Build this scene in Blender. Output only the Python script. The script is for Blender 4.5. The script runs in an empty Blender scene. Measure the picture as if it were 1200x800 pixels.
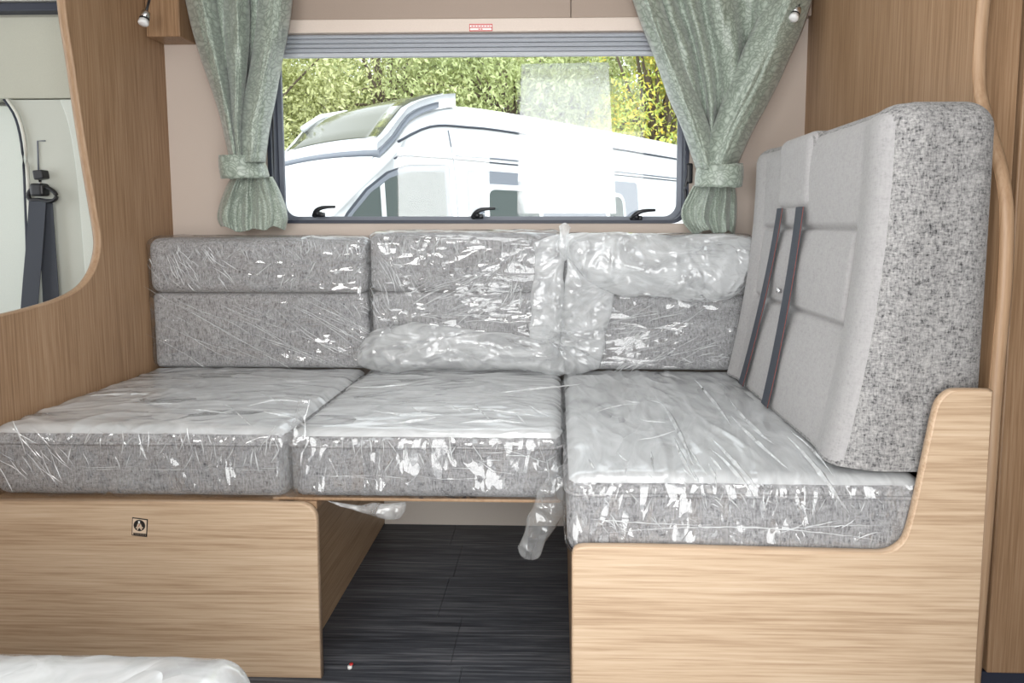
import bpy, bmesh, math, random
from mathutils import Vector, Matrix, noise
random.seed(7)
S = bpy.context.scene
COL = S.collection
PI = math.pi

# ---------------------------------------------------------------- camera
F = 770.0
PSI, PIT = math.radians(1.5), math.radians(5.0)
EYE = Vector((0, 0, .955))
SHX, SHY = -.029, -.0588
cd = bpy.data.cameras.new('camera'); cam = bpy.data.objects.new('camera', cd); COL.objects.link(cam)
cd.sensor_width = 36; cd.lens = F*36/1200; cd.shift_x = SHX; cd.shift_y = SHY; cd.clip_start = .01; cd.clip_end = 200
cam.location = EYE; cam.rotation_euler = (PI/2-PIT, 0, PSI)
S.camera = cam

# ---------------------------------------------------------------- world, lights, exposure
S.view_settings.view_transform = 'Standard'
try: S.view_settings.look = 'None'
except Exception: pass
S.view_settings.gamma = 1; S.view_settings.exposure = 0.06; S.view_settings.use_curve_mapping = False
w = bpy.data.worlds.new('overcast_sky'); S.world = w; w.use_nodes = True
bg = w.node_tree.nodes['Background']; bg.inputs[0].default_value = (.93, .97, 1, 1); bg.inputs[1].default_value = 2.8
def area(name, loc, rot, sx, sy, power, col=(1, 1, 1)):
    l = bpy.data.lights.new(name, 'AREA'); l.shape = 'RECTANGLE'; l.size = sx; l.size_y = sy; l.energy = power; l.color = col
    o = bpy.data.objects.new(name, l); COL.objects.link(o); o.location = loc; o.rotation_euler = rot
    return o
area('daylight_through_entrance_door', (.14, -.13, .82), (PI/2, 0, 0), .80, 1.45, 15.5, (1, .985, .96))
area('daylight_through_opposite_window', (-.75, -.13, 1.2), (PI/2, 0, 0), .6, .5, 11, (1, .985, .96))
area('daylight_through_roof_light', (-.2, 1.0, 1.93), (0, 0, 0),   .6, .6, 3, (1, .99, .97))

# ---------------------------------------------------------------- pixel -> place helper (on a given plane)
_R = Vector((math.cos(PSI), math.sin(PSI), 0))
_U = Vector((-math.sin(PSI)*math.sin(PIT), math.cos(PSI)*math.sin(PIT), math.cos(PIT)))
_W = Vector((-math.sin(PSI)*math.cos(PIT), math.cos(PSI)*math.cos(PIT), -math.sin(PIT)))
def at(px, py, **k):
    d = _W + _R*((px-600+1200*SHX)/F) + _U*((400+1200*SHY-py)/F)
    (a, v), = k.items(); i = 'xyz'.index(a)
    return EYE + d*((v-EYE[i])/d[i])

# ---------------------------------------------------------------- materials
MATS = {}
def newmat(name):
    m = bpy.data.materials.new(name); m.use_nodes = True; MATS[name] = m
    nt = m.node_tree; b = nt.nodes['Principled BSDF']
    return m, nt, b
def N(nt, typ, **kw):
    n = nt.nodes.new(typ)
    for k, v in kw.items():
        if k in n.inputs: n.inputs[k].default_value = v
        else: setattr(n, k, v)
    return n
def plain(name, col, rough=.5, metal=0, spec=.5, bump=0, bscale=300, **kw):
    m, nt, b = newmat(name)
    b.inputs['Base Color'].default_value = (*col, 1); b.inputs['Roughness'].default_value = rough
    b.inputs['Metallic'].default_value = metal; b.inputs['Specular IOR Level'].default_value = spec
    for k, v in kw.items(): b.inputs[k].default_value = v
    tc = N(nt, 'ShaderNodeTexCoord'); nz = N(nt, 'ShaderNodeTexNoise', Scale=bscale, Detail=3)
    nt.links.new(tc.outputs['Object'], nz.inputs['Vector'])
    if bump:
        bp = N(nt, 'ShaderNodeBump', Strength=bump, Distance=.001)
        nt.links.new(nz.outputs['Fac'], bp.inputs['Height']); nt.links.new(bp.outputs[0], b.inputs['Normal'])
    mx = N(nt, 'ShaderNodeMixRGB', blend_type='MULTIPLY', Fac=.12)
    mx.inputs[1].default_value = (*col, 1); nt.links.new(nz.outputs['Fac'], mx.inputs[2]); nt.links.new(mx.outputs[0], b.inputs['Base Color'])
    return m
def ramp(nt, stops):
    r = N(nt, 'ShaderNodeValToRGB'); e = r.color_ramp.elements
    e[0].position, e[0].color = stops[0][0], (*stops[0][1], 1)
    e[1].position, e[1].color = stops[-1][0], (*stops[-1][1], 1)
    for p, c in stops[1:-1]:
        q = e.new(p); q.color = (*c, 1)
    return r
def wood(name, axis, dark, mid, light, rough=.42, fine=170, spread=1.0):
    """oak laminate: fine grain lines and slow figure, stretched along axis (0,1,2)"""
    m, nt, b = newmat(name)
    tc = N(nt, 'ShaderNodeTexCoord')
    def nz(sc_across, sc_along, detail, dist=0):
        mp = N(nt, 'ShaderNodeMapping'); s = [sc_across]*3; s[axis] = sc_along; mp.inputs['Scale'].default_value = s
        n = N(nt, 'ShaderNodeTexNoise', Scale=1.0, Detail=detail, Roughness=.6, Distortion=dist)
        nt.links.new(tc.outputs['Object'], mp.inputs[0]); nt.links.new(mp.outputs[0], n.inputs['Vector']); return n
    a = nz(fine*1.3, 5.5, 4); c = nz(34, 1.2, 3, 1.2); d = nz(7, .5, 2, .5)
    m1 = N(nt, 'ShaderNodeMixRGB', Fac=.32); nt.links.new(a.outputs['Fac'], m1.inputs[1]); nt.links.new(c.outputs['Fac'], m1.inputs[2])
    m2 = N(nt, 'ShaderNodeMixRGB', Fac=.22); nt.links.new(m1.outputs[0], m2.inputs[1]); nt.links.new(d.outputs['Fac'], m2.inputs[2])
    k = .13*spread
    r = ramp(nt, [(.5-k, dark), (.5, mid), (.5+k, light)])
    nt.links.new(m2.outputs[0], r.inputs[0]); nt.links.new(r.outputs[0], b.inputs['Base Color'])
    b.inputs['Roughness'].default_value = rough; b.inputs['Specular IOR Level'].default_value = .35
    bp = N(nt, 'ShaderNodeBump', Strength=.15, Distance=.001); nt.links.new(a.outputs['Fac'], bp.inputs['Height']); nt.links.new(bp.outputs[0], b.inputs['Normal'])
    return m
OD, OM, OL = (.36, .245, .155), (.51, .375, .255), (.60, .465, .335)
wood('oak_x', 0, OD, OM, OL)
wood('oak_z_shaded', 2, (.215, .125, .066), (.305, .188, .107), (.38, .25, .153))  # upright oak, darkened in its colour to stand in for shade
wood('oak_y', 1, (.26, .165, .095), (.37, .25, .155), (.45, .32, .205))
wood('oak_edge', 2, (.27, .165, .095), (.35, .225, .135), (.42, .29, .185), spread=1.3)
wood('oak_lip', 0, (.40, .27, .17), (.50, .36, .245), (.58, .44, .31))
wood('vinyl_plank', 0, (.018, .02, .026), (.06, .065, .077), (.17, .175, .19), rough=.42, fine=120, spread=1.1)

def fabric(name, dark, mid, light, sc=260, fleck=.5, stretch=(1, 1, .35), bump=.35, lo=.36, hi=.66):
    m, nt, b = newmat(name)
    tc = N(nt, 'ShaderNodeTexCoord')
    def nz(s, k):
        mp = N(nt, 'ShaderNodeMapping'); mp.inputs['Scale'].default_value = k
        n = N(nt, 'ShaderNodeTexNoise', Scale=s, Detail=3, Roughness=.65)
        nt.links.new(tc.outputs['Object'], mp.inputs[0]); nt.links.new(mp.outputs[0], n.inputs['Vector']); return n
    a = nz(sc, stretch); c = nz(sc, (stretch[2], stretch[2], stretch[0])); d = nz(60, (1, 1, 1))
    m1 = N(nt, 'ShaderNodeMixRGB', Fac=fleck); nt.links.new(a.outputs['Fac'], m1.inputs[1]); nt.links.new(c.outputs['Fac'], m1.inputs[2])
    m2 = N(nt, 'ShaderNodeMixRGB', Fac=.18); nt.links.new(m1.outputs[0], m2.inputs[1]); nt.links.new(d.outputs['Fac'], m2.inputs[2])
    r = ramp(nt, [(lo, dark), ((lo+hi)/2-.03, mid), (hi, light)])
    nt.links.new(m2.outputs[0], r.inputs[0]); nt.links.new(r.outputs[0], b.inputs['Base Color'])
    b.inputs['Roughness'].default_value = .95; b.inputs['Specular IOR Level'].default_value = .15
    b.inputs['Sheen Weight'].default_value = .15
    bp = N(nt, 'ShaderNodeBump', Strength=bump, Distance=.0015); nt.links.new(m1.outputs[0], bp.inputs['Height']); nt.links.new(bp.outputs[0], b.inputs['Normal'])
    return m
fabric('tweed', (.085, .085, .09), (.255, .25, .255), (.43, .425, .425), sc=330, stretch=(1, 1, .25), fleck=.35, lo=.38, hi=.6)
fabric('tweed_bold', (.032, .031, .032), (.20, .196, .196), (.38, .37, .36), sc=330, lo=.37, hi=.62)
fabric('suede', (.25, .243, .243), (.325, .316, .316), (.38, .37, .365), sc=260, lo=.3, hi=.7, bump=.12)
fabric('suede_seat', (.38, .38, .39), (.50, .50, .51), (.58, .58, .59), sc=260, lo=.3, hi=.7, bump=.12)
plain('webbing', (.045, .052, .068), .7, bump=.4, bscale=900)
plain('webbing_edge', (.28, .06, .03), .7)
plain('black_plastic', (.012, .013, .016), .4)
plain('dark_seal', (.03, .035, .055), .5)
plain('wall_beige', (.55, .465, .405), .75, bump=.1, bscale=500)
plain('cassette', (.66, .56, .49), .5)
plain('pelmet', (.34, .265, .215), .6)  # laminate with the shade above the window put into its colour
plain('panel_cream', (.62, .56, .50), .6)
plain('blind_grey', (.42, .44, .48), .45)
plain('blind_light', (.60, .62, .66), .45)
plain('cab_trim', (.55, .57, .51), .6, bump=.15, bscale=700)
plain('cab_trim_light', (.66, .70, .64), .5)
plain('cab_shade', (.50, .50, .42), .7)
plain('cab_white', (.72, .72, .66), .6)
plain('ceiling_white', (.60, .59, .56), .8)
plain('chrome', (.75, .75, .76), .18, metal=1)
plain('frosted', (.8, .8, .8), .3)
plain('sticker_paper', (.70, .56, .42), .5)
plain('sticker_black', (.015, .012, .012), .5)
plain('sticker_red', (.55, .03, .03), .5)
plain('sticker_white', (.85, .83, .80), .5)
plain('van_paint', (.80, .82, .84), .3)
plain('van_grey', (.20, .22, .26), .5)
plain('van_dark', (.03, .04, .06), .4)
plain('van_screen_white', (.86, .88, .90), .7)
plain('asphalt', (.22, .22, .22), .9, bump=.5, bscale=60)
plain('tree_bark', (.16, .12, .09), .9, bump=.6, bscale=40)
plain('tyre', (.02, .02, .02), .8)

def thin_fresnel(nt, ior):
    # the Fresnel node inverts its index on back faces; a thin sheet reflects alike from both sides
    f = N(nt, 'ShaderNodeFresnel', IOR=ior); ge = N(nt, 'ShaderNodeNewGeometry'); mr = N(nt, 'ShaderNodeMapRange')
    nt.links.new(ge.outputs['Backfacing'], mr.inputs[0]); mr.inputs[3].default_value = ior; mr.inputs[4].default_value = 1/ior
    nt.links.new(mr.outputs[0], f.inputs['IOR']); return f
def glassy(name, tint, ior=1.45, rough=.02, refl=1.0, dark=None, fac=0):
    m = bpy.data.materials.new(name); m.use_nodes = True; MATS[name] = m; nt = m.node_tree; nt.nodes.clear()
    o = N(nt, 'ShaderNodeOutputMaterial'); t = N(nt, 'ShaderNodeBsdfTransparent'); t.inputs[0].default_value = (*tint, 1)
    g = N(nt, 'ShaderNodeBsdfGlossy', Roughness=rough); f = thin_fresnel(nt, ior)
    mx = N(nt, 'ShaderNodeMixShader'); base = t
    if dark:
        d = N(nt, 'ShaderNodeBsdfDiffuse'); d.inputs[0].default_value = (*dark, 1)
        q = N(nt, 'ShaderNodeMixShader'); q.inputs[0].default_value = fac
        nt.links.new(t.outputs[0], q.inputs[1]); nt.links.new(d.outputs[0], q.inputs[2]); base = q
    nt.links.new(f.outputs[0], mx.inputs[0]); nt.links.new(base.outputs[0], mx.inputs[1]); nt.links.new(g.outputs[0], mx.inputs[2])
    nt.links.new(mx.outputs[0], o.inputs[0]); return m
glassy('pane', (.97, .985, .98), 1.4)
glassy('clear_plastic', (.9, .9, .9), 1.5, .1)
glassy('van_glass', (.25, .3, .3), 1.5, .02, dark=(.06, .085, .08), fac=.85)
glassy('sky_glass', (.2, .25, .2), 1.5, .05, dark=(.13, .135, .10), fac=.95)

def film(name, haze_lo, haze_hi, rough=.07, ior=1.9, sc=16, tilt=.45, stretch=(1, 1, 1), rot=(0, 0, 0), warp=.35, sheen=.0, tint=(.97, .975, .98)):
    """thin polythene: see-through, glossy, crinkled into small flat facets with sharp creases, a little milky"""
    m = bpy.data.materials.new(name); m.use_nodes = True; MATS[name] = m; nt = m.node_tree; nt.nodes.clear(); K = nt.links.new
    o = N(nt, 'ShaderNodeOutputMaterial'); tc = N(nt, 'ShaderNodeTexCoord')
    mp = N(nt, 'ShaderNodeMapping'); mp.inputs['Scale'].default_value = stretch; mp.inputs['Rotation'].default_value = rot; K(tc.outputs['Object'], mp.inputs[0])
    wn = N(nt, 'ShaderNodeTexNoise', Scale=5, Detail=2); K(mp.outputs[0], wn.inputs['Vector'])
    ws = N(nt, 'ShaderNodeVectorMath', operation='SCALE'); ws.inputs['Scale'].default_value = warp; K(wn.outputs['Color'], ws.inputs[0])
    wv = N(nt, 'ShaderNodeVectorMath', operation='ADD'); K(mp.outputs[0], wv.inputs[0]); K(ws.outputs[0], wv.inputs[1])
    hs = []
    for k, q in ((sc, 1.0), (sc*2.7, .55)):
        v = N(nt, 'ShaderNodeTexVoronoi', Scale=k); K(wv.outputs[0], v.inputs['Vector'])
        df = N(nt, 'ShaderNodeVectorMath', operation='SUBTRACT'); K(wv.outputs[0], df.inputs[0]); K(v.outputs['Position'], df.inputs[1])
        cc = N(nt, 'ShaderNodeVectorMath', operation='SUBTRACT'); K(v.outputs['Color'], cc.inputs[0]); cc.inputs[1].default_value = (.5, .5, .5)
        dt = N(nt, 'ShaderNodeVectorMath', operation='DOT_PRODUCT'); K(df.outputs[0], dt.inputs[0]); K(cc.outputs[0], dt.inputs[1])
        ml = N(nt, 'ShaderNodeMath', operation='MULTIPLY'); K(dt.outputs['Value'], ml.inputs[0]); ml.inputs[1].default_value = q; hs.append(ml)
    sm = N(nt, 'ShaderNodeMath', operation='ADD'); K(hs[0].outputs[0], sm.inputs[0]); K(hs[1].outputs[0], sm.inputs[1])
    mk = N(nt, 'ShaderNodeTexNoise', Scale=4, Detail=1); K(tc.outputs['Object'], mk.inputs['Vector'])
    mkr = N(nt, 'ShaderNodeMapRange'); K(mk.outputs['Fac'], mkr.inputs[0]); mkr.inputs[1].default_value = .35; mkr.inputs[2].default_value = .6; mkr.inputs[3].default_value = .25
    hm = N(nt, 'ShaderNodeMath', operation='MULTIPLY'); K(sm.outputs[0], hm.inputs[0]); K(mkr.outputs[0], hm.inputs[1])
    bp = N(nt, 'ShaderNodeBump', Strength=1.0, Distance=tilt); K(hm.outputs[0], bp.inputs['Height'])
    n2 = N(nt, 'ShaderNodeTexNoise', Scale=14, Detail=4, Distortion=.6); K(wv.outputs[0], n2.inputs['Vector'])
    t = N(nt, 'ShaderNodeBsdfTransparent'); t.inputs[0].default_value = (*tint, 1)
    d = N(nt, 'ShaderNodeBsdfDiffuse'); d.inputs[0].default_value = (.93, .95, .96, 1)
    tl = N(nt, 'ShaderNodeBsdfTranslucent'); tl.inputs[0].default_value = (.93, .95, .96, 1)
    ad = N(nt, 'ShaderNodeMixShader'); ad.inputs[0].default_value = .4; K(d.outputs[0], ad.inputs[1]); K(tl.outputs[0], ad.inputs[2])
    mr = N(nt, 'ShaderNodeMapRange'); K(n2.outputs['Fac'], mr.inputs[0])
    mr.inputs[1].default_value = .38; mr.inputs[2].default_value = .68; mr.inputs[3].default_value = haze_lo; mr.inputs[4].default_value = haze_hi
    m1 = N(nt, 'ShaderNodeMixShader'); K(mr.outputs[0], m1.inputs[0]); K(t.outputs[0], m1.inputs[1]); K(ad.outputs[0], m1.inputs[2])
    g = N(nt, 'ShaderNodeBsdfGlossy', Roughness=rough); f = thin_fresnel(nt, ior)
    K(bp.outputs[0], g.inputs['Normal']); K(bp.outputs[0], f.inputs['Normal'])
    base = m1
    if sheen:
        g2 = N(nt, 'ShaderNodeBsdfGlossy', Roughness=.42); m3 = N(nt, 'ShaderNodeMixShader'); m3.inputs[0].default_value = sheen
        K(m1.outputs[0], m3.inputs[1]); K(g2.outputs[0], m3.inputs[2]); base = m3
    m2 = N(nt, 'ShaderNodeMixShader'); K(f.outputs[0], m2.inputs[0]); K(base.outputs[0], m2.inputs[1]); K(g.outputs[0], m2.inputs[2])
    K(m2.outputs[0], o.inputs[0]); return m
film('film', .02, .12, sc=20, stretch=(1, 1, .45), tilt=.9)
film('film_back', .02, .10, sc=24, stretch=(.28, 1, 1.2), rot=(0, .6, 0), tilt=.9)
film('film_back_b', .03, .16, sc=24, stretch=(.3, 1, 1.2), rot=(0, -.5, 0), tilt=1.0)
film('film_top_glare', .42, .78, sc=7, stretch=(.5, 1.3, 1), tilt=.2, rough=.12, sheen=.14)  # milky white raised to stand in for window glare on the seat tops
film('film_top_r_glare', .46, .80, sc=7, stretch=(1.4, .45, 1), tilt=.22, rough=.12, sheen=.14)  # same painted glare, stretched front to back
film('film_bunch', .36, .72, sc=15, stretch=(.6, 1, 1), rot=(0, .4, 0), tilt=.9, rough=.06, warp=.5, ior=1.8)
film('film_loose', .24, .58, sc=20, stretch=(1, 1, .4), rot=(0, .3, 0), tilt=1.0, rough=.06, ior=1.9)
film('film_crease_glint', .45, .80, sc=20, tilt=.4, rough=.08)  # real folds, but their white stands in for glints along the film
film('film_fore', .40, .75, sc=8, tilt=.4, rough=.12, sheen=.1)
film('reflection_haze', .13, .17, rough=.1, sc=3, tilt=.01)  # even pale haze that imitates a reflection in the window

# curtain damask
m, nt, b = newmat('curtain')
tc = N(nt, 'ShaderNodeTexCoord'); v = N(nt, 'ShaderNodeTexVoronoi', Scale=75, feature='DISTANCE_TO_EDGE')
nn = N(nt, 'ShaderNodeTexNoise', Scale=26, Detail=2)
vm = N(nt, 'ShaderNodeMixRGB', Fac=.05); nt.links.new(tc.outputs['UV'], vm.inputs[1]); nt.links.new(nn.outputs['Color'], vm.inputs[2])
nt.links.new(tc.outputs['UV'], nn.inputs['Vector']); nt.links.new(vm.outputs[0], v.inputs['Vector'])
r = ramp(nt, [(.0, (.15, .185, .15)), (.10, (.26, .305, .255)), (.40, (.38, .435, .375))]); nt.links.new(v.outputs['Distance'], r.inputs[0])
nt.links.new(r.outputs[0], b.inputs['Base Color']); b.inputs['Roughness'].default_value = .38; b.inputs['Specular IOR Level'].default_value = .6
b.inputs['Sheen Weight'].default_value = .3
bp = N(nt, 'ShaderNodeBump', Strength=.5, Distance=.002); nt.links.new(v.outputs['Distance'], bp.inputs['Height']); nt.links.new(bp.outputs[0], b.inputs['Normal'])

def leafmat(name, cols):
    m, nt, b = newmat(name)
    tc = N(nt, 'ShaderNodeTexCoord'); n = N(nt, 'ShaderNodeTexNoise', Scale=7, Detail=6, Roughness=.95); nt.links.new(tc.outputs['Object'], n.inputs['Vector'])
    r = ramp(nt, cols); nt.links.new(n.outputs['Fac'], r.inputs[0]); nt.links.new(r.outputs[0], b.inputs['Base Color']); b.inputs['Roughness'].default_value = .6
    return m
leafmat('leaf_willow', [(.3, (.34, .38, .14)), (.5, (.62, .64, .30)), (.7, (.80, .80, .50))])
leafmat('leaf_green', [(.3, (.28, .34, .12)), (.5, (.52, .58, .26)), (.7, (.70, .74, .42))])
leafmat('leaf_autumn', [(.3, (.24, .38, .10)), (.49, (.52, .64, .16)), (.565, (.88, .64, .08)), (.65, (.95, .48, .07))])

# ---------------------------------------------------------------- mesh helpers
def link(name, me, mat, parent=None, smooth=True):
    o = bpy.data.objects.new(name, me); COL.objects.link(o)
    for mm in (mat if isinstance(mat, (list, tuple)) else [mat]): me.materials.append(MATS[mm] if isinstance(mm, str) else mm)
    if parent: o.parent = parent; o.matrix_parent_inverse = parent.matrix_world.inverted() if False else Matrix.Translation(-parent.location)
    if smooth:
        for p in me.polygons: p.use_smooth = True
    return o
def frompy(name, vs, fs, mat, parent=None, smooth=True):
    me = bpy.data.meshes.new(name); me.from_pydata([tuple(q) for q in vs], [], fs); me.update()
    return link(name, me, mat, parent, smooth)
def frombm(name, bm, mat, parent=None, smooth=False):
    bmesh.ops.recalc_face_normals(bm, faces=bm.faces)
    me = bpy.data.meshes.new(name); bm.to_mesh(me); bm.free(); return link(name, me, mat, parent, smooth)
def bevel(o, wdt, seg=2):
    md = o.modifiers.new('bevel', 'BEVEL'); md.width = wdt; md.segments = seg; md.limit_method = 'ANGLE'; md.angle_limit = math.radians(40)
    return o
def bm_box(bm, x0, x1, y0, y1, z0, z1):
    vs = [bm.verts.new(q) for q in [(x0,y0,z0),(x1,y0,z0),(x1,y1,z0),(x0,y1,z0),(x0,y0,z1),(x1,y0,z1),(x1,y1,z1),(x0,y1,z1)]]
    for f in [(0,3,2,1),(4,5,6,7),(0,1,5,4),(1,2,6,5),(2,3,7,6),(3,0,4,7)]: bm.faces.new([vs[i] for i in f])
def box(name, x0, x1, y0, y1, z0, z1, mat, parent=None, bv=.0015):
    bm = bmesh.new(); bm_box(bm, x0, x1, y0, y1, z0, z1); o = frombm(name, bm, mat, parent)
    return bevel(o, bv) if bv else o
def boxes(name, lst, mat, parent=None, bv=0):
    bm = bmesh.new()
    for q in lst: bm_box(bm, *q)
    o = frombm(name, bm, mat, parent); return bevel(o, bv) if bv else o
def prism(name, pts, axis, a, b_, mat, parent=None, bv=.0015):
    """pts: 2D outline in the other two axes in xyz order"""
    def P(q, c):
        return {0: (c, q[0], q[1]), 1: (q[0], c, q[1]), 2: (q[0], q[1], c)}[axis]
    bm = bmesh.new(); A = [bm.verts.new(P(q, a)) for q in pts]; B = [bm.verts.new(P(q, b_)) for q in pts]; n = len(pts)
    bm.faces.new(A); bm.faces.new(B[::-1])
    for i in range(n): bm.faces.new([A[i], B[i], B[(i+1) % n], A[(i+1) % n]])
    o = frombm(name, bm, mat, parent); return bevel(o, bv) if bv else o
def ring(name, outer, inner, axis, a, b_, mat, parent=None, bv=0):
    def P(q, c): return {0: (c, q[0], q[1]), 1: (q[0], c, q[1]), 2: (q[0], q[1], c)}[axis]
    bm = bmesh.new(); n = len(outer)
    L = [[bm.verts.new(P(q, c)) for q in pp] for pp, c in ((outer, a), (inner, a), (inner, b_), (outer, b_))]
    for k in range(4):
        for i in range(n): bm.faces.new([L[k][i], L[k][(i+1) % n], L[(k+1) % 4][(i+1) % n], L[(k+1) % 4][i]])
    o = frombm(name, bm, mat, parent); return bevel(o, bv) if bv else o
def rrect(x0, x1, z0, z1, r, n=8):
    out = []
    for cx, cz, a0 in ((x1-r, z1-r, 0), (x0+r, z1-r, 90), (x0+r, z0+r, 180), (x1-r, z0+r, 270)):
        for i in range(n+1):
            a = math.radians(a0+90*i/n); out.append((cx+r*math.cos(a), cz+r*math.sin(a)))
    return out
def smoothpath(pts, sub=6, closed=False):
    """Catmull-Rom through the points"""
    pts = [Vector(q) for q in pts]; n = len(pts); out = []
    for i in range(n-1):
        p0 = pts[max(i-1, 0)]; p1 = pts[i]; p2 = pts[i+1]; p3 = pts[min(i+2, n-1)]
        for k in range(sub):
            t = k/sub
            out.append(.5*((2*p1)+(-p0+p2)*t+(2*p0-5*p1+4*p2-p3)*t*t+(-p0+3*p1-3*p2+p3)*t**3))
    out.append(pts[-1]); return out
def tube(name, path, rad, mat, parent=None, seg=10, flat=None, up=(0, 0, 1)):
    """tube along path; flat=(ra, rb) gives an elliptical section"""
    path = [Vector(q) for q in path]; n = len(path); vs = []; fs = []
    ra, rb = flat if flat else (rad, rad)
    for i, p in enumerate(path):
        t = (path[min(i+1, n-1)]-path[max(i-1, 0)]).normalized()
        u = Vector(up); u = (u-t*u.dot(t))
        if u.length < 1e-3: u = Vector((1, 0, 0)); u = u-t*u.dot(t)
        u.normalize(); s = t.cross(u)
        k = rad[i] if isinstance(rad, list) else 1
        for j in range(seg):
            a = 2*PI*j/seg
            vs.append(p+u*(math.sin(a)*(k if isinstance(rad, list) else rb))+s*(math.cos(a)*(k if isinstance(rad, list) else ra)))
    for i in range(n-1):
        for j in range(seg):
            fs.append((i*seg+j, i*seg+(j+1) % seg, (i+1)*seg+(j+1) % seg, (i+1)*seg+j))
    fs.append(tuple(range(seg))[::-1]); fs.append(tuple((n-1)*seg+j for j in range(seg)))
    return frompy(name, vs, fs, mat, parent)
def rbox_mesh(x0, x1, y0, y1, z0, z1, r, step, disp=None, skip=(), mats=None):
    """rounded box as a fine grid. disp(p, n) -> p. skip: faces left out, e.g. '-z'. mats(n, p) -> slot"""
    lo = Vector((x0, y0, z0)); hi = Vector((x1, y1, z1)); d = hi-lo
    nx, ny, nz = [max(2, int(round(q/step))) for q in d]
    bm = bmesh.new(); idx = {}
    def V(i, j, k):
        key = (i, j, k)
        if key in idx: return idx[key]
        q = Vector((lo.x+d.x*i/nx, lo.y+d.y*j/ny, lo.z+d.z*k/nz))
        inn = Vector([min(max(q[a], lo[a]+r), hi[a]-r) for a in range(3)])
        n = q-inn
        if n.length < 1e-9: n = Vector((0, 0, 1))
        n.normalize(); p = inn+n*r
        if disp: p = disp(p, n)
        v = bm.verts.new(p); idx[key] = v; nrm[v] = n; return v
    nrm = {}
    def grid(na, nb, f, flip, tag):
        if tag in skip: return
        for a in range(na):
            for b2 in range(nb):
                q = [f(a, b2), f(a+1, b2), f(a+1, b2+1), f(a, b2+1)]
                if flip: q = q[::-1]
                fc = bm.faces.new(q)
                if mats: 
                    nn = sum((nrm[x] for x in q), Vector()); nn.normalize(); fc.material_index = mats(nn, fc.calc_center_median())
    grid(nx, ny, lambda a, b2: V(a, b2, 0), True, '-z'); grid(nx, ny, lambda a, b2: V(a, b2, nz), False, '+z')
    grid(nx, nz, lambda a, b2: V(a, 0, b2), False, '-y'); grid(nx, nz, lambda a, b2: V(a, ny, b2), True, '+y')
    grid(ny, nz, lambda a, b2: V(0, a, b2), True, '-x'); grid(ny, nz, lambda a, b2: V(nx, a, b2), False, '+x')
    me = bpy.data.meshes.new('m'); bm.to_mesh(me); bm.free(); return me
def rbox(name, dims, r, step, mat, parent=None, disp=None, skip=(), mats=None):
    me = rbox_mesh(*dims, r, step, disp, skip, mats); me.name = name
    return link(name, me, mat, parent)
def ridge(p, k=3.0):
    return (1-min(1, abs(noise.noise(p))*1.6))**k
def thing(name, label, cat, loc=(0, 0, 0), group=None):
    o = bpy.data.objects.new(name, None); COL.objects.link(o); o.location = loc; o.empty_display_size = .05
    o['label'] = label; o['category'] = cat
    if group: o['group'] = group
    return o
def tag(o, label, cat, group=None):
    o['label'] = label; o['category'] = cat
    if group: o['group'] = group
    return o
def struct(o, label=None):
    o['kind'] = 'structure'
    if label: o['label'] = label
    return o

# ================================================================= SETTING
WY = 2.02          # inner face of the window wall
XL, XR = -1.20, .735
ZC = 1.95
# floor: vinyl planks running across
fl = struct(box('floor', -3.2, 2.4, -.15, 2.10, -.05, -.004, 'vinyl_plank', None, 0), 'dark grey wood-look vinyl plank floor')
PW = .178
pm = {}
for r_ in range(-1, 12):
    y0 = 1.52-PW*8+PW*r_-.0; y1 = min(y0+PW, WY)
    if y0 >= WY-.02: break
    x = -1.55+random.uniform(0, .4) if r_ not in (8, 9) else (-.294-1.0 if r_ == 8 else -.305+.02-1.0)
    while x < 1.5:
        L = random.choice((.9, 1.0, 1.1)) if r_ not in (8, 9) else 1.0
        box('plank', x+.0006, min(x+L, 1.6)-.0006, y0+.0006, y1-.0006, -.0035, .0, 'vinyl_plank', fl, 0)
        x += L
# window wall with opening
WX0, WX1, WZ0, WZ1 = -.893, .392, .956, 1.545
wb = struct(boxes('wall_back', [(-1.2, 2.4, WY, WY+.035, 0, WZ0-.0), (-1.2, WX0, WY, WY+.035, WZ0, 1.95), (WX1, 2.4, WY, WY+.035, WZ0, 1.95), (WX0, WX1, WY, WY+.035, WZ1, 1.95)], 'wall_beige'),
       'beige fabric-lined side wall around the window')
struct(boxes('ceiling', [(-3.2, -.5, -.15, 2.1, ZC, ZC+.05), (.1, 2.4, -.15, 2.1, ZC, ZC+.05), (-.5, .1, -.15, .7, ZC, ZC+.05), (-.5, .1, 1.3, 2.1, ZC, ZC+.05)], 'ceiling_white'))
# entrance side behind the camera: door opening and a window opening
struct(boxes('wall_front', [(-3.2, -1.05, -.15, -.11, 0, ZC), (-1.05, -.45, -.15, -.11, 0, .95), (-1.05, -.45, -.15, -.11, 1.45, ZC), (-.45, -.27, -.15, -.11, 0, ZC), (-.27, .55, -.15, -.11, 1.88, ZC), (.55, 2.4, -.15, -.11, 0, ZC)], 'wall_beige'))
struct(box('wall_right', 2.36, 2.40, -.11, 2.02, 0, ZC, 'wall_beige', None, 0))

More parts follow.
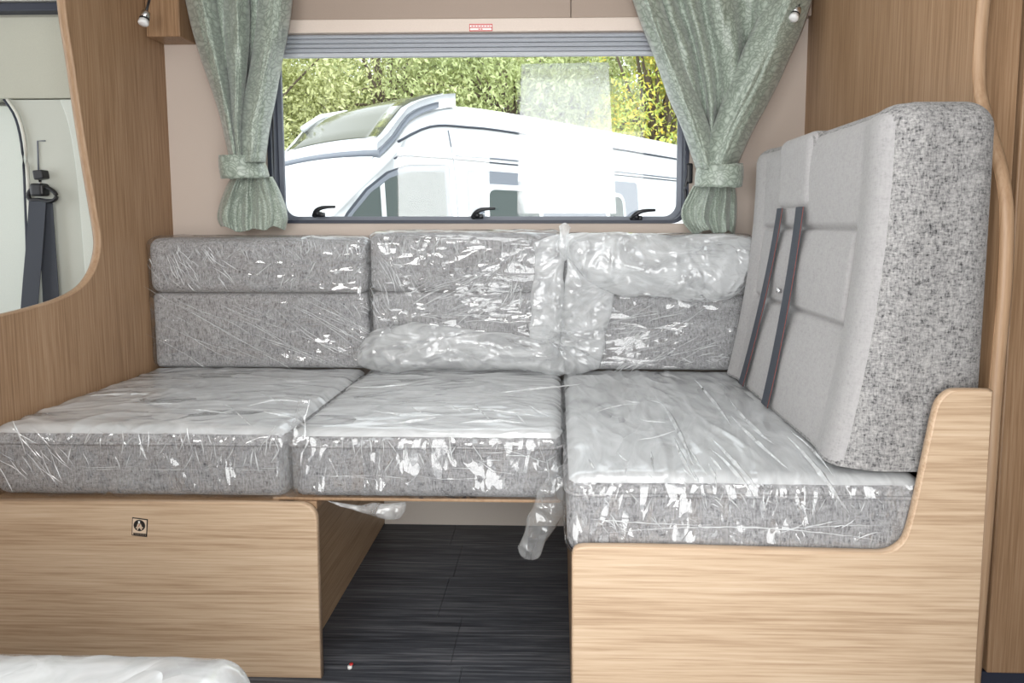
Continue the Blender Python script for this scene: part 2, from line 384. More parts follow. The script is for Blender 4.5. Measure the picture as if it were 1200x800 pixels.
# left partition panel (between lounge and cab) with its cut-out
edge_px = [(75, -14), (79, 25), (85, 62), (93, 118), (103, 184), (112, 238), (117.5, 272), (118, 293), (112, 316), (98, 336), (74, 350), (40, 361), (0, 371)]
ep = [at(px, py, x=XL) for px, py in edge_px]
ep = smoothpath(ep, 5)
ep = [Vector((XL, p.y, p.z)) for p in ep]
low_end = [Vector((XL, .95, .755)), Vector((XL, .75, .755))]
outline = [(WY, 0), (WY, 1.94), (1.585, 1.94)]+[(p.y, p.z) for p in ep]+[(q.y, q.z) for q in low_end]+[(.75, 0)]
pl = struct(prism('wall_left', outline, 0, XL-.02, XL, 'oak_z_shaded', None, 0), 'wood-effect partition panel with a curved cut-out to the cab')
tube('edge_lipping', [Vector((XL-.010, p.y, p.z)) for p in [Vector((XL, 1.585, 1.94))]+ep+low_end], .0, 'oak_edge', pl, 8, flat=(.0035, .0115), up=(1, 0, 0))

# right partition with its wavy front edge
re_px = [(1154, -10), (1151, 20), (1148, 62), (1148, 100), (1153, 128), (1161, 155), (1170, 186), (1178, 226), (1180, 262), (1178, 330), (1172, 400), (1166, 470), (1160, 560), (1149, 700), (1141, 800)]
rp = smoothpath([at(px, py, x=XR+.012) for px, py in re_px], 4)
outr = [(WY, .0), (WY, 1.94), (rp[0].y, 1.94)]+[(p.y, p.z) for p in rp]+[(rp[-1].y, 0)]
pr = struct(prism('wall_partition', outr, 0, XR, XR+.022, 'oak_z_shaded', None, 0), 'tall wood-effect partition behind the belted seat back')
tube('edge_lipping', [Vector((XR+.012, rp[0].y, 1.94))]+[Vector((XR+.012, p.y, p.z)) for p in rp]+[Vector((XR+.012, rp[-1].y, .0))], .0, 'oak_edge', pr, 10, flat=(.008, .0115), up=(1, 0, 0))

# ================================================================= WARDROBE right of the partition
wd = thing('wardrobe', 'tall wood-effect wardrobe at the right edge beyond the curved partition', 'wardrobe', (1.2, 1.5, 0))
g0 = at(1192, 100, y=1.27).x
zp = at(1175, 790, y=1.262).z
box('body', XR+.026, 1.7, 1.285, 2.0, zp, 1.94, 'oak_z_shaded', wd)
box('stile', XR+.026, g0, 1.268, 1.284, zp, 1.94, 'oak_z_shaded', wd)
box('door', g0+.006, 1.45, 1.262, 1.282, zp+.002, 1.94, 'oak_z_shaded', wd, .003)
box('plinth', XR+.026, 1.7, 1.275, 2.0, .0, zp-.004, 'dark_seal', wd)

# ================================================================= WINDOW
wn = struct(ring('window_1', rrect(WX0, WX1, WZ0, WZ1, .05), rrect(WX0+.012, WX1-.012, WZ0+.010, WZ1-.012, .045), 1, WY-.004, WY+.05, 'dark_seal'), 'wide hinged acrylic window with dark seal')
ring('pane_frame', rrect(WX0+.008, WX1-.008, WZ0+.008, WZ1-.008, .045), rrect(WX0+.026, WX1-.026, WZ0+.022, WZ1-.02, .04), 1, WY+.052, WY+.062, 'van_grey', wn)
prism('pane', rrect(WX0+.009, WX1-.009, WZ0+.009, WZ1-.009, .044), 1, WY+.0645, WY+.068, 'pane', wn, 0)
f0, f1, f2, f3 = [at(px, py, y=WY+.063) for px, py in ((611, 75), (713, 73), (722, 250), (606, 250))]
prism('reflection_patch', [(q.x, q.z) for q in (f0, f1, f2, f3)], 1, WY+.0625, WY+.0632, 'reflection_haze', wn, 0)['label'] = 'translucent pale sheet standing in for a reflection in the pane'  # added sheet, imitates a bright opening mirrored in the pane
def latch(px, py, flip=1):
    c = at(px, py, y=WY+.02); 
    L = smoothpath([c+Vector((-.020, 0, -.012)), c+Vector((-.010, -.012, .002)), c+Vector((.004, -.016, .010)), c+Vector((.024, -.016, .014)), c+Vector((.050, -.012, .015))], 4)
    n = len(L); o = tube('latch', L, [.009-.005*i/(n-1) for i in range(n)], 'black_plastic', wn, 8)
    o2 = rbox('latch_base', (c.x-.022, c.x+.012, c.y-.012, c.y+.010, c.z-.016, c.z-.002), .004, .004, 'black_plastic', o)
    tube('pivot', [c+Vector((-.006, -.018, -.006)), c+Vector((-.006, .012, -.006))], .008, 'black_plastic', o, 10)
latch(376, 248); latch(562, 250); latch(748, 252)
# window stays at both sides
c = at(805, 215, y=WY+.01)
st = tube('stay_arm', smoothpath([c+Vector((.006, -.01, .055)), c+Vector((.0, -.012, .02)), c+Vector((-.006, -.01, -.01)), c+Vector((-.004, -.01, -.05))], 5), .0055, 'black_plastic', wn, 8)
rbox('stay_bracket', (c.x-.004, c.x+.014, c.y-.018, c.y+.004, c.z+.0, c.z+.06), .004, .004, 'black_plastic', st)
c0, c1 = at(319, 95, y=WY+.01), at(320, 215, y=WY+.01)
tube('stay_arm', [c0, c1], .004, 'black_plastic', wn, 8)

# blind: cassette and folded pleats
bl = thing('pleated_blind', 'folded grey pleated blind in its cassette along the window top', 'blind', (-.25, WY, 1.45))
z_b0, z_b1, z_c1 = at(560, 66, y=WY-.02).z, at(560, 39, y=WY-.02).z, at(560, 22, y=WY-.03).z
cs = box('cassette', WX0-.04, WX1+.05, WY-.036, WY-.002, z_b1, z_c1, 'cassette', bl, .003)
npl = 5
for i in range(npl):
    a = z_b0+(z_b1-z_b0)*i/npl; b2 = z_b0+(z_b1-z_b0)*(i+1)/npl
    prism('pleat', [(WY-.006, a+.0006), (WY-.020, a+.0012), (WY-.025, (a+b2)/2), (WY-.020, b2-.0012), (WY-.006, b2-.0006)], 0, WX0-.02, WX1+.02, 'blind_light' if i == 0 else 'blind_grey', bl, 0)
s0, s1 = at(550, 36.5, y=WY-.037), at(577, 28, y=WY-.037)
stk = box('sticker', s0.x, s1.x, WY-.0372, WY-.0361, s0.z, s1.z, 'sticker_red', cs, 0)
xm = (s0.x+s1.x)/2; zz = (s1.z-s0.z)
box('print', s0.x+.002, s1.x-.002, WY-.0376, WY-.0372, s0.z+zz*.52, s1.z-zz*.14, 'sticker_white', stk, 0)
box('print', s0.x+.002, s1.x-.002, WY-.0376, WY-.0372, s0.z+zz*.12, s0.z+zz*.40, 'sticker_white', stk, 0)
for i in range(7):
    q = s0.x+.006+i*.0085; box('lettering', q, q+.006, WY-.0379, WY-.0376, s0.z+zz*.62, s0.z+zz*.76, 'sticker_red', stk, 0)
for i in range(2):
    q = xm-.007+i*.007; box('lettering', q, q+.005, WY-.0379, WY-.0376, s0.z+zz*.19, s0.z+zz*.33, 'sticker_red', stk, 0)
# pelmet above
pe = thing('pelmet_board', 'pelmet boards above the window blind, browned for shade', 'pelmet', (-.25, WY, 1.58))
xs = at(669, 10, y=WY-.03).x
box('board', WX0-.12, xs-.001, WY-.030, WY-.002, z_c1+.001, 1.94, 'pelmet', pe)
box('board', xs+.001, XR-.002, WY-.030, WY-.002, z_c1+.001, 1.94, 'pelmet', pe)

# wooden block at the top-left corner, with reading lights
a0, a1 = at(176, 43, y=1.93), at(211, 41, y=1.93)
tag(box('wooden_block', XL+.002, a1.x, 1.93, WY-.001, a0.z, 1.90, 'oak_z_shaded', None, .003), 'square wood-effect block in the corner above the left curtain', 'block')
def spot(px, py, y, tilt, label):
    c = at(px, py, y=y); t = thing('reading_light', label, 'light', c, 'chrome reading lights')
    ax = Vector((math.sin(tilt)*.8, -.45, -math.cos(tilt))).normalized()
    tube('stem', [c-ax*.075, c-ax*.018], .0035, 'black_plastic', t, 8)
    def lathe(name, prof, mat):
        path = [c+ax*q[0] for q in prof]; tube(name, path, [q[1] for q in prof], mat, t, 14)
    lathe('lamp_body', [(-.020, .006), (-.018, .011), (-.002, .0125), (-.001, .0105), (.002, .0105)], 'chrome')
    lathe('collar', [(.002, .0125), (.006, .013), (.0075, .011)], 'black_plastic')
    lathe('lens', [(.008, .0125), (.018, .0135), (.021, .012), (.022, .004)], 'frosted')
spot(169.5, 21, 1.84, 0.0, 'small chrome reading light hanging beside the wooden block')
spot(932, 16, 1.86, -.55, 'small chrome reading light over the right curtain')

# ================================================================= CAB beyond the left partition
ct = thing('cab_pillar', 'pale cab door pillar trim behind the partition cut-out', 'pillar', (-1.8, 1.95, 0))
def cabpt(px, py, y): return at(px, py, y=y)
top = cabpt(30, 117, 1.93).z
# pillar main trim, slightly curved
pil_pts = smoothpath([cabpt(px, py, 1.93) for px, py in ((8, 117), (22, 140), (30, 180), (33, 240), (35, 300), (37, 420))], 4)
poly = [(p.x, p.z) for p in pil_pts]+[(pil_pts[-1].x, 0), (XL-.03, 0), (XL-.03, top), (pil_pts[0].x, top)]
prism('trim_panel', poly, 1, 1.93, 1.97, 'cab_trim', ct, .004)
q = smoothpath([cabpt(px, py, 1.926) for px, py in ((72, 117), (82, 145), (90, 190), (96, 250), (100, 300), (104, 350), (108, 420))], 4)
prism('trim_edge', [(p.x, p.z) for p in q]+[(XL-.03, q[-1].z), (XL-.03, q[0].z)], 1, 1.917, 1.929, 'cab_trim_light', ct, .003)
tube('door_seal', [p+Vector((-.004, -.006, 0)) for p in pil_pts], .0032, 'dark_seal', ct, 8)
tube('seal_lip', [p+Vector((.008, -.008, 0)) for p in pil_pts], .004, 'cab_white', ct, 8)
sl = [cabpt(px, py, 1.927) for px, py in ((53, 165), (44, 165), (45, 200))]
tube('height_slot', sl, .0022, 'van_grey', ct, 6)
# door card, deeper, pale
dr = prism('cab_door', [(-3.1, 0), (pil_pts[-1].x+.05, 0), (pil_pts[0].x+.12, top-.005), (-3.1, top-.005)], 1, 1.99, 2.03, 'cab_trim_light', None, .004)
tag(dr, 'pale green cab door edge at the far left behind the pillar', 'door')
# header and roof shade
hz = cabpt(30, 76, 1.93).z; bz0 = cabpt(30, 22.5, 1.93).z; bz1 = cabpt(30, 12, 1.93).z
hd = thing('cab_header', 'grey-beige cab header panel with a black strip at the top left', 'panel', (-1.9, 1.93, top))
prism('header_panel', [(1.93, top+.004), (1.99, top+.004), (1.99, 1.94), (1.90, bz0), (1.895, bz0-.004)], 0, -3.1, XL-.03, 'cab_shade', hd, .003)
box('black_strip', -3.1, XL-.03, 1.862, 1.90, bz0+.002, bz1, 'dark_seal', hd, .003)
box('roof_lining', -3.1, XL-.03, 1.855, 1.90, bz1+.003, 1.94, 'cab_white', hd, .003)
struct(box('wall_cab', -3.2, XL-.021, 2.06, 2.10, 0, ZC, 'cab_white', None, 0))
# seat belt hanging on the pillar
sb = thing('cab_seat_belt', 'black seat belt looped through its anchor on the cab pillar', 'seat belt', at(47, 232, y=1.92))
y = 1.912
g = [at(px, py, y=y) for px, py in ((41, 200), (52, 199), (54, 209), (43, 211))]
prism('height_adjuster', [(p.x, p.z) for p in g], 1, y-.012, y+.016, 'black_plastic', sb, .003)
tube('bolt', [at(47, 211, y=y), at(47, 222, y=y)], .004, 'chrome', sb, 8)
rg = [at(px, py, y=y-.008) for px, py in ((33, 229), (36, 223), (47, 219), (58, 221), (65, 227), (65, 233), (58, 236), (47, 234), (36, 234), (33, 229))]
tube('anchor_loop', smoothpath(rg, 4), .006, 'black_plastic', sb, 8)
rbox('anchor_cover', (at(41, 230, y=y).x, at(57, 230, y=y).x, y-.022, y+.01, at(47, 230, y=y).z, at(47, 215, y=y).z), .008, .004, 'black_plastic', sb)
def strap(name, L, Rr, ya, yb, mat, parent):
    vs = []; fs = []; n = len(L)
    for (l, r2) in zip(L, Rr):
        pass
    A = smoothpath([at(px, py, y=ya+(yb-ya)*i/(n-1)) for i, (px, py) in enumerate(L)], 6)
    B = smoothpath([at(px, py, y=ya+(yb-ya)*i/(n-1)) for i, (px, py) in enumerate(Rr)], 6)
    for a, b2 in zip(A, B):
        vs += [a, b2, b2+Vector((0, .0016, 0)), a+Vector((0, .0016, 0))]
    for i in range(len(A)-1):
        k = i*4
        for j in range(4): fs.append((k+j, k+(j+1) % 4, k+4+(j+1) % 4, k+4+j))
    fs += [(0, 3, 2, 1), tuple(len(vs)-4+j for j in range(4))]
    return frompy(name, vs, fs, mat, parent, False)
strap('webbing_front', [(34, 233), (30, 290), (25, 350), (17, 470)], [(54, 233), (50, 290), (45, 350), (36, 470)], y-.012, y-.03, 'webbing', sb)
strap('webbing_back', [(45, 233), (47, 290), (50, 350), (55, 470)], [(61, 233), (65, 290), (69, 350), (74, 470)], y-.004, y-.004, 'webbing', sb)

# ================================================================= BENCH BASES
ZS = .525          # top of seats
ZB = .385          # top of bases / underside of cushions
YF = 1.295         # front of left base
lb = thing('bench_base', 'pale wood-effect bench base with warning sticker under the left seat cushion', 'bench base', (-.9, YF, 0))
def P2(px, py, y): q = at(px, py, y=y); return (q.x, q.z)
rx = at(373, 700, y=YF).x
ztop = ZB-.006
n = 8; rr = .035
fp = [(XL+.003, .0), (rx, .0)]+[(rx-rr+rr*math.cos(PI/2*i/n), ztop-rr+rr*math.sin(PI/2*i/n)) for i in range(n+1)]+[(XL+.003, ztop)]
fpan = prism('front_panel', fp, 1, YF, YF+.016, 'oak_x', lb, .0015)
lip = [Vector((p[0], YF+.008, p[1])) for p in fp[1:-1]]+[Vector((XL+.004, YF+.008, ztop))]
tube('edge_lipping', lip, 0, 'oak_lip', lb, 8, flat=(.0022, .0085), up=(0, 1, 0))
box('side_panel', -.572, -.556, YF+.018, WY-.004, .0, ZB-.024, 'oak_y', lb)
box('top_board', XL+.004, -.585, YF+.02, WY-.004, ZB-.022, ZB-.008, 'oak_edge', lb)
# sticker
sp = [P2(px, py, YF-.0012) for px, py in ((155, 606), (173, 608.5), (172, 629), (154.3, 627))]
sk = prism('warning_sticker', sp, 1, YF-.0013, YF-.0002, 'sticker_black', lb, 0)
cx = sum(p[0] for p in sp)/4; cz = sum(p[1] for p in sp)/4
prism('sticker_face', [(cx+(p[0]-cx)*.9, cz+(p[1]-cz)*.9) for p in sp], 1, YF-.0017, YF-.0013, 'sticker_paper', sk, 0)
dc = P2(164, 615, YF)
prism('disc', [(dc[0]+.0122*math.cos(2*PI*i/20), dc[1]+.0122*math.sin(2*PI*i/20)) for i in range(20)], 1, YF-.0021, YF-.0017, 'sticker_black', sk, 0)
def smallpoly(pts, mat): prism('pictogram', [(dc[0]+p[0]*.0008, dc[1]+p[1]*.0008) for p in pts], 1, YF-.0025, YF-.0021, mat, sk, 0)
smallpoly([(-2, 6), (2, 6), (2.5, 11), (0, 12.5), (-2.5, 11)], 'sticker_white')
smallpoly([(-7, -4), (7, -4), (4, 5), (-4, 5)], 'sticker_paper')
smallpoly([(-4, -3), (-1, -3), (4, 4), (1.5, 5)], 'sticker_red')
smallpoly([(-10, -7), (10, -7), (9, -4.5), (-9, -4.5)], 'sticker_paper')
smallpoly([(-7, -11), (-4, -12), (-2, -7), (-5, -7)], 'sticker_paper'); smallpoly([(7, -11), (4, -12), (2, -7), (5, -7)], 'sticker_paper')
tx = P2(156.5, 624.5, YF)
for i in range(8): 
    q = tx[0]+.001+i*.0036; prism('lettering', [(q, tx[1]-.003-.0005*i*.6), (q+.0028, tx[1]-.0032-.0005*i*.6), (q+.0028, tx[1]+.002-.0005*i*.6), (q, tx[1]+.0022-.0005*i*.6)], 1, YF-.0021, YF-.0017, 'sticker_black', sk, 0)

# board carrying the middle cushion, and a bracket under it
mb = thing('seat_board', 'thin plywood board bridging the gap under the middle seat cushion', 'board', (-.25, 1.6, ZB-.01))
box('board', -.600, .004, YF+.024, WY-.004, ZB-.0075, ZB-.001, 'oak_edge', mb)
box('batten', -.553, -.505, YF+.02, WY-.02, ZB-.026, ZB-.008, 'oak_edge', mb)

# low wall panel visible under the bench
struct(box('baseboard_back', -.554, .02, WY-.010, WY-.001, .0, .42, 'panel_cream', None, 0), 'cream lower wall panel under the bench')

# right bench base with armrest upstand
YR = 1.06
rb = thing('travel_bench', 'pale wood-effect seat base with a rounded armrest upstand on the right', 'bench base', (.35, YR, 0))
arm_px = [(672, 652), (674, 645), (682, 642), (700, 641.5), (760, 642), (860, 644.5), (960, 647), (1020, 648.5), (1034, 648.5), (1046, 646), (1058, 638), (1066, 624), (1075, 590), (1088, 530), (1098, 484), (1104, 469), (1114, 460), (1126, 457.5), (1163, 458)]
ap = [P2(px, py, YR) for px, py in arm_px]
ap3 = smoothpath([(a[0], 0, a[1]) for a in ap], 4)
right = ap3[-1].x
xl0 = ap3[0].x
fpr = [(xl0, 0)]+[(p.x, p.z) for p in ap3]+[(right, 0)]
prism('side_panel', fpr, 1, YR, YR+.017, 'oak_x', rb, .001)
tube('edge_lipping', [Vector((xl0, YR+.008, 0))]+[Vector((p.x, YR+.008, p.z-.001)) for p in ap3], 0, 'oak_lip', rb, 8, flat=(.003, .0095), up=(0, 1, 0))
box('inner_panel', xl0+.001, xl0+.016, YR+.02, 1.9, 0, ZB-.012, 'oak_y', rb)
box('seat_deck', xl0+.02, right, YR+.02, WY-.02, ZB-.02, ZB-.006, 'oak_edge', rb)

# ================================================================= SEAT CUSHIONS
def seat_disp(d, bulge):
    x0, x1, y0, y1, z0, z1 = d
    def f(p, n):
        u = 2*(p.x-x0)/(x1-x0)-1; v2 = 2*(p.y-y0)/(y1-y0)-1
        if n.z > .1: p = p+Vector((0, 0, bulge*(1-u*u)*(1-v2*v2)*n.z))
        return p
    return f
def wrap_disp(d, bulge, amp, sc, seed, lift=.002, edge=None):
    base = seat_disp(d, bulge); o = Vector((seed*7.3, seed*3.1, seed*1.7)); s = Vector(sc)
    def f(p, n):
        q = base(p, n); g = Vector((p.x*s.x, p.y*s.y, p.z*s.z))+o
        wv = noise.noise(g*.45+o)*.9
        g2 = g+Vector((wv, wv*.7, -wv))
        h = ridge(g2, 4)*.7+ridge(g2*2.3+Vector((5, 1, 2)), 3)*.35
        m_ = max(.12, min(1.0, .55+1.1*noise.noise(g*.3+Vector((3, 9, 4)))))
        a = amp*(edge(p, n) if edge else 1)
        return q+n*(lift+a*h*m_)
    return f
def inset(d, k): return (d[0]-k, d[1]+k, d[2]-k, d[3]+k, d[4]-k, d[5]+k)
def sides(n, p): return 0 if n.z > .62 else 1
def piping(name, d, r, z, mat, parent, off=.002, rad=.0035):
    pts = [Vector((q[0], q[1], z)) for q in rrect(d[0]-off+0, d[1]+off, d[2]-off, d[3]+off, r, 5)]
    tube(name, pts+[pts[0]], rad, mat, parent, 6)
def seat(label, d, wrap, ft='film_top_glare', top='suede_seat'):
    t = thing('seat_cushion', label, 'cushion', ((d[0]+d[1])/2, (d[2]+d[3])/2, d[4]), 'plastic-wrapped seat cushions')
    rbox('cover', d, .028, .012, [top, 'tweed'], t, seat_disp(d, .012), mats=sides)
    piping('piping', d, .028, d[5]-.026, 'tweed', t)
    k = .0025
    wp = rbox('plastic_wrap', inset(d, k), .030, .0046, [ft, 'film'], t, wrap_disp(inset(d, k), .012, **wrap), skip=('-z', '+y'), mats=sides)
    return t, wp
YBK = 1.875   # front of the back cushions
XM0, XM1 = -.562, .011
def front_strong(p, n):
    return 1.0 if n.z < .7 else (.55+.6*max(0, noise.noise(Vector((p.x*3, p.y*6, 1)))))
s_l, _ = seat('long grey seat cushion in clear plastic along the wood partition', (XL+.004, XM0-.003, 1.312, YBK+.03, ZB-.004, ZS), dict(amp=.007, sc=(6, 12, 7), seed=1, edge=front_strong))
s_m, _ = seat('grey seat cushion in clear plastic between the other two, over the floor gap', (XM0+.003, XM1-.004, 1.306, YBK+.03, ZB+.0005, ZS), dict(amp=.008, sc=(5, 13, 8), seed=2, edge=front_strong))
s_r, _ = seat('grey seat cushion in clear plastic below the belted seat back', (XM1+.004, .618, 1.082, YBK+.03, ZB-.003, ZS-.002), dict(amp=.009, sc=(12, 3.5, 8), seed=3, edge=front_strong), 'film_top_r_glare')

def puff(name, top, bot, y0, bulge, mat, parent, nu=90, nv=40, amp=.012, sc=16, seed=1, up=False):
    sc *= .75
    """loose crumpled film between two outlines given as (x, z) or 3D points"""
    T = smoothpath([Vector(q) for q in top], 12); B = smoothpath([Vector(q) for q in bot], 12)
    def samp(L, t):
        f = t*(len(L)-1); i = min(int(f), len(L)-2); return L[i].lerp(L[i+1], f-i)
    vs = []; fs = []; o = Vector((seed*3.7, seed*1.3, seed*5.1))
    for i in range(nu+1):
        u = i/nu; a = samp(T, u); b2 = samp(B, u)
        for j in range(nv+1):
            v2 = j/nv; p = a.lerp(b2, v2)
            e = max(0, 4*v2*(1-v2))**.55*max(0, 4*u*(1-u))**.35
            g = p*sc+o; wv = noise.noise(g*.5)*1.0; g2 = g+Vector((wv, wv, -wv))
            h = ridge(g2, 3)*.7+ridge(g2*2.1, 2.5)*.4+noise.noise(g*.7)*.5
            dd = bulge*e+amp*.6*h*(.25+.75*e)
            ed = (1-e)*.010
            p = p+Vector((noise.noise(g*1.3+o)*ed, -max(dd, .001)*(1 if not up else .6), noise.noise(g*1.1-o)*ed+(dd*.8 if up else 0)))
            vs.append(p)
    for i in range(nu):
        for j in range(nv):
            k = i*(nv+1)+j; fs.append((k, k+1, k+nv+2, k+nv+1))
    return frompy(name, vs, fs, mat, parent)
def P3(px, py, y): return at(px, py, y=y)

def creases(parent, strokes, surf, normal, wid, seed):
    """small raised folds of the film, whitened to stand in for glints: each stroke (px, py, angle in degrees, length in px) laid on the plane surf"""
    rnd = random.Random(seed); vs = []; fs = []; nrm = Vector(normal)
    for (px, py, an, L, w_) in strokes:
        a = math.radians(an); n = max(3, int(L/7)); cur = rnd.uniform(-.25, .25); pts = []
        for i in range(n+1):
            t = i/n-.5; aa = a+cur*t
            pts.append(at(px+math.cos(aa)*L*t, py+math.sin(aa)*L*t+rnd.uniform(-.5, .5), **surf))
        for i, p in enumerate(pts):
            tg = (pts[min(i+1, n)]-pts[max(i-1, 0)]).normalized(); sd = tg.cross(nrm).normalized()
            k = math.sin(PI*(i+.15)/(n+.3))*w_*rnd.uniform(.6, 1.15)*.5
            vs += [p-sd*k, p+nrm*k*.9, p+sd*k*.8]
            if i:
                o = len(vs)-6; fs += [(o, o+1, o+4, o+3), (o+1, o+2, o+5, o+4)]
    o = frompy('film_creases', vs, fs, 'film_crease_glint', parent, False); o['kind'] = 'stuff'
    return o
def scat(rnd, n, x0, x1, y0, y1, a0, a1, l0, l1, w0=.0012, w1=.0035):
    return [(rnd.uniform(x0, x1), rnd.uniform(y0, y1), rnd.uniform(a0, a1), rnd.uniform(l0, l1), rnd.uniform(w0, w1)) for _ in range(n)]
RN = random.Random(99)
# loose film at the seats
puff('loose_film', [P3(*q, 1.29) for q in ((646, 540), (655, 545), (662, 552))], [P3(*q, 1.28) for q in ((607, 642), (614, 655), (632, 652), (640, 634), (648, 620), (660, 600))], 1.29, .016, 'film_loose', s_m, 40, 60, .012, 22, 3)
puff('loose_film', [P3(*q, 1.30) for q in ((385, 586), (430, 588), (474, 588))], [P3(*q, 1.295) for q in ((410, 594), (445, 604), (466, 606), (475, 590))], 1.3, .010, 'film_loose', s_m, 40, 20, .006, 30, 4)
puff('loose_film', [P3(*q, 1.30) for q in ((352, 466), (366, 468))], [P3(*q, 1.295) for q in ((322, 568), (340, 580), (352, 580))], 1.3, .012, 'film', s_l, 24, 60, .008, 22, 5)

# ================================================================= BACK CUSHIONS along the wall
def back(label, x0, x1, ztop_, zseam, wrapped, seed, slack=1.0):
    t = thing('back_cushion', label, 'cushion', ((x0+x1)/2, 1.94, ZS), 'plastic-wrapped back cushions')
    zb = ZS+.006
    lo = (x0+.002, x1-.002, YBK+.006, WY-.012, zb, zseam); hi = (x0, x1, YBK-.006, WY-.012, zseam+.001, ztop_)
    rbox('lower_pad', lo, .016, .010, 'tweed', t)
    rbox('top_roll', hi, .030, .010, 'tweed', t)
    d = (x0-.003, x1+.003, YBK-.010, WY-.010, zb, ztop_+.004)
    dd = dict(amp=.0045*slack, sc=(7, 7, 9), seed=seed)
    rbox('plastic_wrap', d, .03, .0046, wrapped, t, wrap_disp(d, 0, **dd), skip=('-z', '+y'))
    return t
def zt(px, py): return at(px, py, y=YBK).z
xb = [at(171, 350, y=YBK).x, at(432, 350, y=YBK).x, at(659, 350, y=YBK).x, at(868, 330, y=YBK).x]
xb[0] = max(xb[0], XL+.006)
zseam = zt(300, 344)
b_l = back('grey back cushion in taut clear plastic beside the wood partition', xb[0], xb[1]-.004, zt(300, 279), zseam, 'film_back', 11)
b_m = back('grey back cushion in clear plastic, second from the partition, film bunched along its foot', xb[1]+.004, xb[2]-.004, zt(540, 273), zt(540, 343), 'film_back_b', 12, 1.5)
b_r = back('grey back cushion with loose clear plastic hanging over its top, under the right curtain', xb[2]+.004, .555, zt(760, 276), zt(760, 347), 'film_back_b', 13)
yb_ = YBK-.012
puff('bunched_film', [P3(*q, yb_) for q in ((421, 405), (440, 388), (480, 378), (540, 384), (600, 392), (640, 400), (662, 412))], [P3(*q, yb_-.02) for q in ((418, 425), (440, 434), (500, 433), (560, 434), (620, 434), (650, 440), (664, 436))], yb_, .045, 'film_bunch', b_m, 150, 40, .016, 15, 6)
puff('bunched_film', [P3(*q, yb_) for q in ((628, 285), (645, 276), (660, 270))], [P3(*q, yb_) for q in ((620, 400), (640, 410), (662, 420))], yb_, .018, 'film_bunch', b_m, 30, 90, .012, 17, 7)
puff('bunched_film', [P3(*q, yb_-.004) for q in ((664, 272), (700, 272), (760, 274), (820, 276), (860, 276), (880, 278))], [P3(*q, yb_-.012) for q in ((662, 300), (690, 330), (730, 346), (790, 350), (850, 352), (872, 336), (882, 300))], yb_, .040, 'film_bunch', b_r, 140, 60, .016, 15, 8)
puff('bunched_film', [P3(*q, yb_-.004) for q in ((664, 296), (690, 322), (722, 342))], [P3(*q, yb_-.012) for q in ((654, 436), (680, 438), (702, 430))], yb_, .026, 'film_bunch', b_r, 50, 90, .014, 16, 9)
puff('film_tie', [P3(*q, yb_) for q in ((656, 266), (662, 262), (668, 266))], [P3(*q, yb_-.004) for q in ((654, 300), (661, 305), (668, 300))], yb_, .014, 'film_bunch', b_r, 16, 24, .008, 30, 10)

# crease families as the photograph shows them
yf = YBK-.0165
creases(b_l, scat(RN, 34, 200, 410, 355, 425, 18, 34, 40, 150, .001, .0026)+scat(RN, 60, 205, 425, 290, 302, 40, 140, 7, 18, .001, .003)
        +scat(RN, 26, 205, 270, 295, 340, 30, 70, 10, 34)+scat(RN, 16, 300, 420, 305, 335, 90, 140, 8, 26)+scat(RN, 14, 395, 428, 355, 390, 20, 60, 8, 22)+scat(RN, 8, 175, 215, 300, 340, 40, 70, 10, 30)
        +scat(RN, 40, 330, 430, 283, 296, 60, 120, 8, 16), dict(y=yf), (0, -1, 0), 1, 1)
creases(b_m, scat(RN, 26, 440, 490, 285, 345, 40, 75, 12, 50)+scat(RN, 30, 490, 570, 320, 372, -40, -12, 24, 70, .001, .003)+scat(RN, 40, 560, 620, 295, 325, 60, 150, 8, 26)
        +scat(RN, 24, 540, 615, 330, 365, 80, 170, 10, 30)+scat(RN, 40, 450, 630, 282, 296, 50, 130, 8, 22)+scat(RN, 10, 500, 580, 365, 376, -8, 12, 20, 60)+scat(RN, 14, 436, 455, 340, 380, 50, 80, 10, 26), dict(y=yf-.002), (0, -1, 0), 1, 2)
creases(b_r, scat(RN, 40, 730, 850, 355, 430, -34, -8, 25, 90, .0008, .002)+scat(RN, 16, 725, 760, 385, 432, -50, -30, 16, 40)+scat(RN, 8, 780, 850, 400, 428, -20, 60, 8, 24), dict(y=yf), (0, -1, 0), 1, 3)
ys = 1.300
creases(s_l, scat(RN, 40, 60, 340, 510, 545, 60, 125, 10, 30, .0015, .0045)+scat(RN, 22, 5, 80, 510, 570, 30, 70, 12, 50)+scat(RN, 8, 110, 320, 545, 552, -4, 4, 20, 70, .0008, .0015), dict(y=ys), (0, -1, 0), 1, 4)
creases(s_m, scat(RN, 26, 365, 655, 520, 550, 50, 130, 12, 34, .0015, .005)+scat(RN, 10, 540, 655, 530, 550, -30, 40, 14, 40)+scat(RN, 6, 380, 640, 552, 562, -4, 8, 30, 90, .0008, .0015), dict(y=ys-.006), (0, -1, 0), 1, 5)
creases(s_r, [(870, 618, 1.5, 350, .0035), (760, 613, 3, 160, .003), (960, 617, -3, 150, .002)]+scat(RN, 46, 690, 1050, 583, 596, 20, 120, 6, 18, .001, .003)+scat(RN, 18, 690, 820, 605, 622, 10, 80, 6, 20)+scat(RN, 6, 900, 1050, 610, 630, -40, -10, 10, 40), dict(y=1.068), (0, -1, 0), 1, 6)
creases(s_r, scat(RN, 6, 830, 960, 490, 555, 42, 56, 60, 130, .008, .016)+scat(RN, 4, 770, 840, 450, 540, 50, 75, 50, 100, .006, .014)+scat(RN, 14, 690, 860, 535, 566, 30, 110, 10, 26, .003, .008)+scat(RN, 5, 690, 780, 460, 520, -20, 20, 20, 50, .005, .010), dict(z=ZS+.015), (0, 0, 1), 1, 7)
